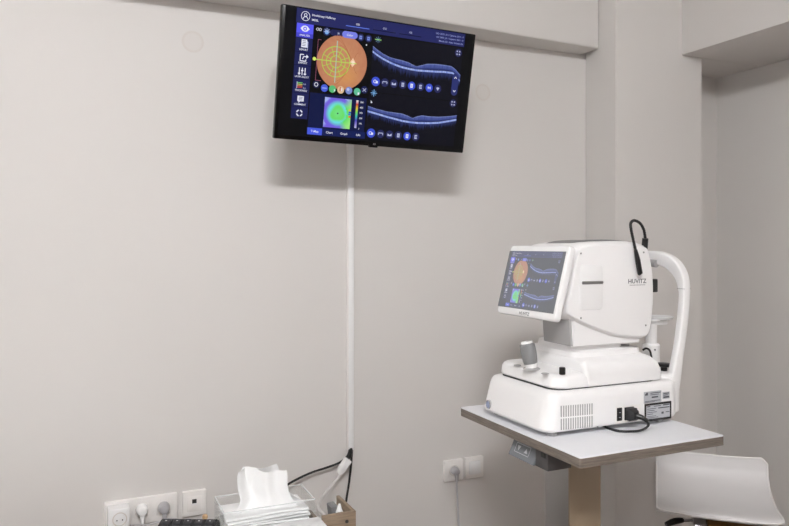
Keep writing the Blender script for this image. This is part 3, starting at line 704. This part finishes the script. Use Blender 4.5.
# ---------------------------------------------------------------- the eye scanner
dv = thing('eye_scanner', 'white tabletop eye scanner with tilted tablet screen and chin rest', 'eye scanner', (1.40, 1.73, TZ))
BZ = TZ+.014
b = newbm()
loft_rr(b, [(BZ, 1.166, 1.646, 1.570, 1.890, .034), (BZ+.003, 1.160, 1.652, 1.564, 1.896, .04), (BZ+.010, 1.156, 1.656, 1.560, 1.900, .043), (BZ+.085, 1.176, 1.656, 1.560, 1.900, .043),
            (BZ+.098, 1.181, 1.655, 1.562, 1.898, .042), (BZ+.105, 1.186, 1.652, 1.567, 1.893, .04), (BZ+.109, 1.194, 1.644, 1.576, 1.884, .034), (BZ+.110, 1.20, 1.62, 1.59, 1.87, .03)], 8)
base = obj('base', b, 'white', dv)
b = newbm(); loft_rr(b, [(BZ+.005, 1.205, 1.600, 1.5592, 1.5600, .0003), (BZ+.09, 1.205, 1.60, 1.5592, 1.56, .0003)], 2)
b.free()
for x in (1.205, 1.595):
    for y in (1.595, 1.865):
        b = newbm(); add_lathe(b, [(.013, 0), (.015, .002), (.015, .013)], Matrix.Translation((x, y, TZ)), 16); obj('rubber_foot', b, 'grey', dv)
# ventilation slits, two rows
b = newbm()
for r in (0, 1):
    z0, z1 = ((1.1125, 1.1435), (1.1475, 1.1785))[r]
    for k in range(14):
        x = 1.2080+k*.00815; add_box(b, x, x+.0040, 1.5594, 1.561, z0-.0007*k*.3, z1-.0007*k*.3)
obj('vent_slits', b, 'grey', base)
# power inlet with rocker switch
obj('inlet_plate', bx(1.400, 1.492, 1.5588, 1.561, 1.109, 1.1575, bev=.0006), 'sock', dv)
sw = obj('power_switch', bx(1.4045, 1.4225, 1.5565, 1.560, 1.117, 1.154, bev=.001), 'black', dv)
b = newbm(); add_box(b, 1.411, 1.417, 1.5562, 1.5568, 1.126, 1.1275); add_box(b, 1.411, 1.417, 1.5562, 1.5568, 1.140, 1.1415); obj('switch_mark', b, 'ink', sw)
obj('power_inlet', bx(1.432, 1.466, 1.555, 1.560, 1.116, 1.1535, bev=.002), 'black', dv)
# type labels
def plate(name, x0, x1, z0, z1, lines, border=0, icon=None):
    o = obj(name, bx(x0, x1, 1.5590, 1.5604, z0, z1), 'black' if border else 'label', dv)
    if border: obj('label_sheet', bx(x0+border, x1-border, 1.5586, 1.5591, z0+border, z1-border), 'label', o)
    b = newbm()
    for (u0, u1, v, h) in lines:
        add_box(b, x0+(x1-x0)*u0, x0+(x1-x0)*u1, 1.5582, 1.5588 if border else 1.5592, z0+(z1-z0)*v, z0+(z1-z0)*v+h)
    if icon:
        for q in icon: add_box(b, x0+q[0], x0+q[1], 1.5582, 1.5592, z0+q[2], z0+q[3])
    obj('label_print', b, 'text', o)
plate('type_label', 1.5065, 1.5735, 1.1570, 1.1905, [(.36, .95, .82, .0022), (.36, .85, .68, .0016), (.44, .8, .42, .0040), (.06, .92, .15, .0016), (.06, .6, .06, .0012)], icon=[(.004, .014, .023, .0275), (.008, .014, .0275, .031)])
plate('warning_label', 1.5790, 1.6060, 1.1640, 1.1840, [(.1, .9, .75, .0022), (.1, .7, .52, .0018), (.1, .9, .16, .0040)])
plate('rating_label', 1.5090, 1.6130, 1.1035, 1.1555, [(.08, .2, .80, .0030), (.34, .60, .80, .0020), (.68, .92, .80, .0032), (.08, .42, .68, .0016), (.5, .92, .66, .0030), (.08, .36, .58, .0016), (.08, .44, .48, .0016), (.08, .30, .38, .0016), (.62, .70, .34, .0060), (.78, .92, .40, .0020), (.08, .42, .26, .0014), (.08, .5, .18, .0014), (.08, .62, .11, .0012)], border=.0062)
b = newbm(); add_lathe(b, [(.0025, 0), (.0025, .004)], Matrix.Translation((1.335, 1.5605, 1.107)) @ Matrix.Rotation(PI/2, 4, 'X'), 10); obj('base_screw', b, 'dgrey', base)
# power button on the operator side
Mb = Matrix.Translation((1.1600, 1.850, 1.127)) @ Matrix.Rotation(-PI/2, 4, 'Y')
b = newbm(); add_lathe(b, [(.0145, -.004), (.0145, .003), (.012, .005), (.0105, .0035)], Mb, 24); pb = obj('power_button', b, 'chrome', dv)
b = newbm(); add_lathe(b, [(.0103, .002), (.0095, .0055), (.004, .006)], Mb, 24); obj('button_cap', b, pmat('blue_grey_cap', rgb(150, 160, 190), .35), pb)
# sliding stage
b = newbm(); loft_rr(b, [(BZ+.109, 1.207, 1.590, 1.586, 1.874, .04), (BZ+.1145, 1.207, 1.600, 1.586, 1.874, .04)], 8); obj('stage_gap', b, 'seam', dv)
SZ = BZ+.114
b = newbm(); loft_rr(b, [(SZ, 1.209, 1.42, 1.581, 1.881, .045), (SZ+.004, 1.205, 1.42, 1.577, 1.885, .048), (SZ+.026, 1.207, 1.42, 1.579, 1.883, .048), (SZ+.034, 1.211, 1.42, 1.583, 1.879, .046), (SZ+.039, 1.218, 1.42, 1.592, 1.870, .04), (SZ+.040, 1.22, 1.42, 1.61, 1.85, .035)], 8)
obj('joystick_platform', b, 'white', dv)
b = newbm(); loft_rr(b, [(SZ-.0005, 1.316, 1.593, 1.580, 1.882, .010), (SZ+.003, 1.312, 1.597, 1.576, 1.886, .014), (SZ+.030, 1.308, 1.596, 1.576, 1.886, .014), (SZ+.050, 1.304, 1.588, 1.578, 1.884, .016), (SZ+.066, 1.300, 1.574, 1.588, 1.874, .02), (SZ+.074, 1.301, 1.564, 1.602, 1.858, .028), (SZ+.078, 1.306, 1.555, 1.618, 1.844, .026), (SZ+.0795, 1.32, 1.54, 1.634, 1.828, .02)], 6)
obj('stage_block', b, 'white', dv)
HZ = SZ+.0795
PZ = SZ+.040
Mj = Matrix.Translation((1.212, 1.700, PZ-.001)) @ Matrix.Rotation(math.radians(-8), 4, 'Y') @ Matrix.Rotation(math.radians(-7), 4, 'X')
b = newbm(); add_lathe(b, [(.026, 0), (.024, .003), (.019, .005), (.001, .0055)], Matrix.Translation((1.212, 1.700, PZ-.001)), 28); js = obj('joystick_collar', b, 'grey', dv)
b = newbm(); add_lathe(b, [(.0172, .004), (.0180, .008), (.0185, .016), (.019, .017)], Mj, 28); obj('joystick_neck', b, 'white2', dv)
b = newbm()
pr = [(.0185, .016)]
for k in range(18):
    z = .017+k*.0031; rr = .0190+.0042*math.sin(PI*min(1, (z-.010)/.085)); pr += [(rr, z), (rr, z+.0022), (rr-.0007, z+.0024), (rr-.0007, z+.0030)]
pr += [(.0188, .0735), (.0180, .0755)]
add_lathe(b, pr, Mj, 30); jg = obj('joystick_grip', b, 'rub', dv)
b = newbm(); add_lathe(b, [(.0175, .075), (.0172, .0790), (.0150, .0815), (.001, .083)], Mj, 28); obj('joystick_button', b, 'white2', dv)
b = newbm(); add_lathe(b, [(.0078, 0), (.0088, .001), (.0088, .0185), (.0076, .0200), (.001, .0203)], Matrix.Translation((1.2400, 1.594, PZ-.001)), 20); obj('lock_knob', b, 'black', dv)
for x, y in ((1.2085, 1.768), (1.2015, 1.622)):
    b = newbm(); add_lathe(b, [(.011, -.001), (.011, .0008), (.0095, .0014), (.001, .0016)], Matrix.Translation((x, y, PZ)), 22); obj('stage_button', b, 'grey', dv)
# neck
b = newbm(); loft_rr(b, [(HZ-.002, 1.300, 1.560, 1.615, 1.835, .03), (HZ+.012, 1.302, 1.558, 1.618, 1.832, .03), (HZ+.016, 1.306, 1.5, 1.63, 1.82, .03), (HZ+.032, 1.31, 1.5, 1.63, 1.82, .03)], 6); obj('neck_plate', b, 'white', dv)
b = newbm(); add_box(b, 1.49, 1.545, 1.66, 1.79, HZ+.006, HZ+.034); obj('neck_shaft', b, 'grey', dv)
# lower head
LZ = 1.326
pl = [(1.545, 1.612), (1.287, 1.612), (1.290, 1.740), (1.36, 1.835), (1.545, 1.838)]
b = newbm()
rings = []
for z, sx in ((LZ, .004), (LZ+.004, 0), (1.44, -.006)):
    q = offset_poly(pl, sx) if sx > 0 else pl
    rings.append([(x+(.0 if x > 1.5 else sx*-0.0), y, z) for x, y in q])
loft(b, rings); bmesh.ops.bevel(b, geom=[e for e in b.edges if abs(e.verts[0].co.z-e.verts[1].co.z) > .05], offset=.006, segments=3, affect='EDGES')
obj('lower_head', b, 'white', dv)
b = newbm()
pg = [(1.2905, 1.6125), (1.2835, 1.6145), (1.2865, 1.742), (1.357, 1.838), (1.362, 1.834), (1.292, 1.738)]
loft(b, [[(x+.002, y, LZ+.004) for x, y in pg], [(x, y, LZ+.008) for x, y in pg], [(x-.006, y, 1.425) for x, y in pg], [(x-.004, y, 1.43) for x, y in pg]])
obj('rear_panel', b, 'grey', dv, 20)
# upper head shell
prof = [(1.248, 1.432), (1.268, 1.52), (1.286, 1.595), (1.302, 1.618), (1.345, 1.628), (1.42, 1.6315), (1.50, 1.631), (1.545, 1.624), (1.567, 1.610), (1.582, 1.56), (1.589, 1.50), (1.587, 1.43), (1.577, 1.370), (1.562, 1.342), (1.535, 1.336), (1.48, 1.341), (1.42, 1.352), (1.345, 1.377), (1.282, 1.404)]
pr2 = [(p.x, p.y) for p in catmull(prof, 4, True)]
b = newbm(); pillow(b, pr2, 1.600, 1.850, .026, 7); head = obj('head_shell', b, 'white', dv, 40)
pr3 = offset_poly(pr2, .009)
b = newbm(); pillow(b, pr3, 1.5955, 1.62, .006, 5, r2=0); sc = obj('side_cover', b, 'white', head, 40)
b = newbm(); pillow(b, rrect(1.300, 1.384, 1.434, 1.563, .010, 4), 1.5945, 1.60, .0008, 2, r2=0); obj('media_panel', b, 'white2', sc)
b = newbm(); pillow(b, rrect(1.309, 1.386, 1.5075, 1.5165, .0035, 4), 1.5932, 1.60, .0006, 2, r2=0); obj('silver_strip', b, 'silver', sc)
for x, z in ((1.306, 1.596), (1.306, 1.412), (1.548, 1.380), (1.540, 1.598)):
    b = newbm(); add_lathe(b, [(.0028, -.003), (.0028, .0012), (.002, .0016)], Matrix.Translation((x, 1.5955, z)) @ Matrix.Rotation(PI/2, 4, 'X'), 12); obj('cover_screw', b, 'silver', sc)
def letters(s, size, fn):
    b = newbm(); tris, w = text_polys(s, size)
    for tr in tris: b.faces.new([b.verts.new(fn(p[0]-w/2, p[1])) for p in tr])
    bmesh.ops.remove_doubles(b, verts=b.verts, dist=1e-6)
    return b, w
bb, w = letters('HUVITZ', .0185, lambda x, y: (1.5150+x*1.08, 1.5952, 1.5065+y))
obj('side_lettering', bb, 'logo', sc)
b = newbm()
for k in range(11): add_box(b, 1.486+k*.0056, 1.486+k*.0056+.0040, 1.5950, 1.5958, 1.5000, 1.5024)
obj('small_lettering', b, 'grey', sc)
# dark top cover
pt = [(p.x, p.y) for p in catmull([(1.290, 1.560), (1.315, 1.616), (1.345, 1.630), (1.40, 1.6355), (1.48, 1.6360), (1.545, 1.628), (1.566, 1.606), (1.50, 1.59), (1.35, 1.59)], 4, True)]
b = newbm(); pillow(b, pt, 1.645, 1.805, .02, 5); obj('top_cover', b, 'dgrey', dv, 40)
# patient-side face and lens block
pf = [(y, z) for y, z in rrect(1.625, 1.825, 1.372, 1.600, .06, 6)]
b = newbm(); pillow(b, pf, 1.570, 1.592, .006, 3, 'yz', r2=.006); obj('front_face', b, 'grey', dv)
b = newbm(); add_lathe(b, [(.03, -.005), (.03, .022), (.025, .024), (.022, .012), (.001, .010)], Matrix.Translation((1.59, 1.725, 1.49)) @ Matrix.Rotation(PI/2, 4, 'Y'), 28); obj('lens_barrel', b, 'black', dv)
obj('sensor_block', bx(1.590, 1.626, 1.624, 1.646, 1.475, 1.516, bev=.003), 'black', dv)
# fixation lamp on its bent arm
lp = [(1.5663, 1.618, 1.612), (1.5663, 1.616, 1.6351), (1.5615, 1.612, 1.6471), (1.5459, 1.602, 1.6679), (1.5226, 1.593, 1.6853), (1.4948, 1.586, 1.6921), (1.4779, 1.582, 1.6844), (1.4768, 1.580, 1.6668), (1.4846, 1.580, 1.6376), (1.4951, 1.581, 1.6053), (1.5043, 1.582, 1.5759), (1.5131, 1.583, 1.5405)]
la = None
b = newbm(); add_tube(b, lp, .0040, 12, 8); la = obj('lamp_arm', b, 'cable', dv)
b = newbm(); P8 = catmull(lp, 8)
for k in range(6, len(P8)-14, 2):
    d_ = (P8[k+1]-P8[k-1]).normalized(); q = d_.to_track_quat('Z', 'Y').to_matrix().to_4x4()
    add_lathe(b, [(.0039, -.0014), (.0046, 0), (.0039, .0014)], Matrix.Translation(P8[k]) @ q, 10)
obj('arm_ribs', b, 'blackm', la)
b = newbm(); add_tube(b, [(1.5663, 1.619, 1.608), (1.5663, 1.617, 1.628), (1.5655, 1.615, 1.640)], .0092, 14, 4); obj('lamp_socket', b, 'black', la)
b = newbm(); add_tube(b, lp[-3:]+[(1.5155, 1.583, 1.5345)], lambda t: .0048+.0030*min(1, t*3)-.0030*max(0, t-.85)*5, 12, 8); obj('lamp_head', b, 'black', la)
# tablet screen
SW, SH = .292, .2175
scM = Matrix.Translation((1.2245, 1.7195, 1.5140)) @ Matrix.Rotation(-PI/2, 4, 'Z') @ Matrix.Rotation(math.radians(-14.6), 4, 'X')
b = newbm(); pillow(b, rrect(-SW/2, SW/2, -SH/2, SH/2, .013, 5), 0, .022, .005, 4, 'xz'); bmesh.ops.transform(b, matrix=scM, verts=b.verts); sb = obj('screen_housing', b, 'white2', dv)
b = newbm(); pillow(b, rrect(-SW/2+.02, SW/2-.02, -SH/2+.02, SH/2-.02, .015, 4), .0215, .036, .006, 3, 'xz'); bmesh.ops.transform(b, matrix=scM, verts=b.verts); obj('screen_back', b, 'grey', sb)
AW, AH = .258, .179
o = ui.mesh('screen', 'devscreen', sb, lambda x, y, k: tuple(scM @ Vector(((x-368.5)/650*AW-.0045, -.0007-k*.00008, (208-y)/418*AH+.003))-Vector(dv.location)))
o['label'] = 'lit screen repeating the eye scans'
# trim the picture to the glass: the margins of the drawn picture stay inside the bezel
bb, w = letters('HUVITZ', .0125, lambda x, y: tuple(scM @ Vector((x*1.15, -.0006, -SH/2+.0055+y))))
obj('bezel_lettering', bb, 'logo', sb)
b = newbm(); add_tube(b, [(1.262, 1.7275, 1.50), (1.30, 1.7275, 1.50)], .035, 16, 0); obj('screen_hinge', b, 'dgrey', dv)
# chin rest and forehead frame
b = newbm(); loft_rr(b, [(BZ+.002, 1.622, 1.700, 1.600, 1.860, .03), (BZ+.006, 1.618, 1.704, 1.596, 1.864, .034), (BZ+.100, 1.612, 1.708, 1.598, 1.862, .034), (BZ+.116, 1.612, 1.706, 1.602, 1.858, .032), (BZ+.121, 1.616, 1.70, 1.608, 1.852, .028), (BZ+.122, 1.625, 1.69, 1.62, 1.84, .02)], 6); obj('chin_rest_base', b, 'white', dv)
# forehead frame: two posts that lean out and arch over, one continuous bar with a rounded rectangular section
def arch_pts():
    half = [(1.664, 1.612, 1.115), (1.668, 1.612, 1.16), (1.684, 1.611, 1.24), (1.704, 1.610, 1.34), (1.717, 1.610, 1.43), (1.721, 1.612, 1.485), (1.718, 1.624, 1.530), (1.708, 1.648, 1.562), (1.702, 1.685, 1.577)]
    return half+[(1.700, 1.730, 1.580)]+[(x, 3.46-y, z) for x, y, z in half[::-1]]
AP = catmull(arch_pts(), 5)
rings = []
for i, p in enumerate(AP):
    dd = (AP[min(i+1, len(AP)-1)]-AP[max(i-1, 0)]).normalized()
    xa = Vector((1, 0, 0)); xa = (xa-dd*xa.dot(dd)).normalized(); ya = dd.cross(xa)
    s_ = max(0, (1.30-p.z)/.2)
    wx = .0145+.010*min(1, s_); wy = .0125+.0085*max(0, min(1, (p.z-1.47)/.08))
    rings.append([tuple(p+xa*a+ya*c_) for a, c_ in rrect(-wx, wx, -wy, wy, .006, 4)])
b = newbm(); loft(b, rings); fr = obj('forehead_frame', b, 'white', dv, 40)
for yy in (1.6125, 1.8475): obj('frame_joint', bx(1.7058, 1.7362, yy-.0140, yy+.0140, 1.4835, 1.4850), 'grey', fr)
b = newbm(); pillow(b, rrect(1.66, 1.80, 1.553, 1.571, .006, 3), 0, 0, 0); b.free()
b = newbm(); add_tube(b, [(1.686, 1.69, 1.560), (1.682, 1.73, 1.562), (1.686, 1.77, 1.560)], .012, 12, 6); obj('forehead_pad', b, 'grey', dv)
b = newbm(); add_lathe(b, [(.026, 0), (.027, .003), (.027, .085), (.024, .089), (.018, .09), (.018, .155), (.028, .165), (.028, .168)], Matrix.Translation((1.692, 1.72, 1.212)), 28); obj('chin_post', b, 'white', dv)
b = newbm(); add_lathe(b, [(.020, 1.374), (.040, 1.379), (.0455, 1.387), (.043, 1.3885), (.03, 1.384), (.001, 1.382)], Matrix.Translation((1.728, 1.722, 0)), 28); obj('chin_cup', b, 'white2', dv)
b = newbm(); add_box(b, 1.69, 1.745, 1.700, 1.742, 1.362, 1.378, bev=.004); obj('chin_bracket', b, 'white', dv)
b = newbm(); add_lathe(b, [(.010, 0), (.010, .014), (.020, .015), (.023, .017), (.023, .023), (.020, .025), (.001, .0255)], Matrix.Translation((1.676, 1.650, BZ+.1205)), 24); obj('height_knob', b, 'black', dv)
b = newbm(); add_tube(b, [(1.668, 1.694, 1.262), (1.655, 1.688, 1.285), (1.640, 1.688, 1.293), (1.628, 1.69, 1.288)], .0032, 8, 6); obj('chin_cable', b, 'cable', dv)
b = newbm(); add_lathe(b, [(.003, -.002), (.003, .0015)], Matrix.Translation((1.683, 1.6945, 1.285)) @ Matrix.Rotation(PI/2, 4, 'X'), 10); add_lathe(b, [(.0028, -.002), (.0028, .0012)], Matrix.Translation((1.656, 1.5985, 1.195)) @ Matrix.Rotation(PI/2, 4, 'X'), 10); obj('rest_screw', b, 'dgrey', dv)
# power cord of the scanner
t = thing('power_lead', 'black power lead plugged into the back panel of the eye scanner', 'cable', (1.449, 1.555, 1.135))
b = newbm(); loft(b, [[(1.449+x, 1.5545-k, 1.1345+z) for x, z in rrect(-w_, w_, -h_, h_, .004, 3)] for k, w_, h_ in ((0, .0160, .0175), (.012, .0165, .0180), (.015, .014, .0155), (.022, .0125, .0135), (.027, .009, .010))])
bmesh.ops.rotate(b, cent=(1.449, 1.555, 1.1345), matrix=Matrix.Rotation(.0, 3, 'Z'), verts=b.verts); obj('plug', b, 'blackm', t)
b = newbm(); add_tube(b, [(1.450, 1.530, 1.1335), (1.460, 1.517, 1.130), (1.470, 1.508, 1.121)], lambda k: .0088-.0032*k, 12, 6); obj('strain_relief', b, 'black', t)
b = newbm(); add_tube(b, [(1.467, 1.510, 1.1235), (1.472, 1.506, 1.113), (1.464, 1.509, 1.102), (1.446, 1.516, 1.0950), (1.424, 1.524, 1.0938), (1.404, 1.534, 1.0938), (1.392, 1.552, 1.0938), (1.392, 1.59, 1.0938), (1.41, 1.66, 1.0938), (1.44, 1.73, 1.0938)], .0034, 10, 8); obj('cord', b, 'cable', t)

# ---------------------------------------------------------------- stool
st = thing('bar_stool', 'white leatherette swivel stool standing behind the instrument table', 'stool', (2.157, 1.878, 0), -.781, local=True)
HWD = .20
pf = catmull([(.190, .786), (.184, .760), (.174, .728), (.150, .700), (.105, .682), (.03, .672), (-.06, .672), (-.13, .681), (-.170, .684), (-.187, .680), (-.191, .672)], 5)
b = newbm(); G = []; NX = 16
def cornerw(k, n):
    e = min(k, n-1-k); return HWD-(.020*max(0, 1-e/4))**1.0*(1 if e < 4 else 0)
for k, p in enumerate(pf):
    hw = cornerw(k, len(pf))
    G.append([b.verts.new((hw*(2*i/NX-1), p.x, p.y+.006*abs(2*i/NX-1)**3)) for i in range(NX+1)])
for k in range(len(G)-1):
    for i in range(NX): b.faces.new((G[k][i], G[k][i+1], G[k+1][i+1], G[k+1][i]))
bmesh.ops.recalc_face_normals(b, faces=b.faces)
outline = [v.co.copy() for v in G[0]]+[g[-1].co.copy() for g in G[1:-1]]+[v.co.copy() for v in G[-1][::-1]]+[g[0].co.copy() for g in G[-2:0:-1]]
up = sum((f.normal.z for f in b.faces))
if up < 0: bmesh.ops.reverse_faces(b, faces=b.faces)
bmesh.ops.solidify(b, geom=list(b.faces), thickness=.024)
seat = obj('seat_shell', b, 'leather', st, 50)
pth = outline+[outline[0]]
b = newbm(); add_tube(b, pth, .0035, 8, 0); obj('piping', b, 'piping', seat)
b = newbm(); add_box(b, -.030, .165, -.165, .10, .590, .624, bev=.005); obj('seat_board', b, 'ply', st)
b = newbm(); add_box(b, -.078, -.034, -.165, .09, .585, .632, bev=.004); obj('mount_plate', b, 'chrome', st)
b = newbm(); add_lathe(b, [(.036, .56), (.036, .613)], None, 28); add_lathe(b, [(.0250, .24), (.0250, .57)], None, 28); obj('gas_lift', b, 'chrome', st)
b = newbm(); add_lathe(b, [(.032, .03), (.032, .34), (.028, .345)], None, 28); obj('column', b, 'chrome', st)
b = newbm(); add_lathe(b, [(.195, 0), (.195, .006), (.18, .012), (.08, .025), (.035, .045), (.001, .046)], None, 40); obj('base_plate', b, 'chrome', st)
b = newbm(); q = [(.17*math.sin(a), -.03-.13*math.cos(a), .26) for a in [k*.25-1.5 for k in range(13)]]; add_tube(b, [(0, .0, .26)]+[q[0]]+q[1:]+[(0, 0, .26)], .010, 10, 0); obj('footrest', b, 'chrome', st)
b = newbm(); add_tube(b, [(-.02, -.02, .606), (-.09, -.075, .612), (-.13, -.104, .616)], .005, 8, 4); lv = obj('lever', b, 'chrome', st)
b = newbm(); add_tube(b, [(-.112, -.092, .616), (-.140, -.110, .615), (-.170, -.128, .605)], lambda k: .0085+.003*math.sin(PI*k), 10, 6); obj('lever_grip', b, 'black', lv)
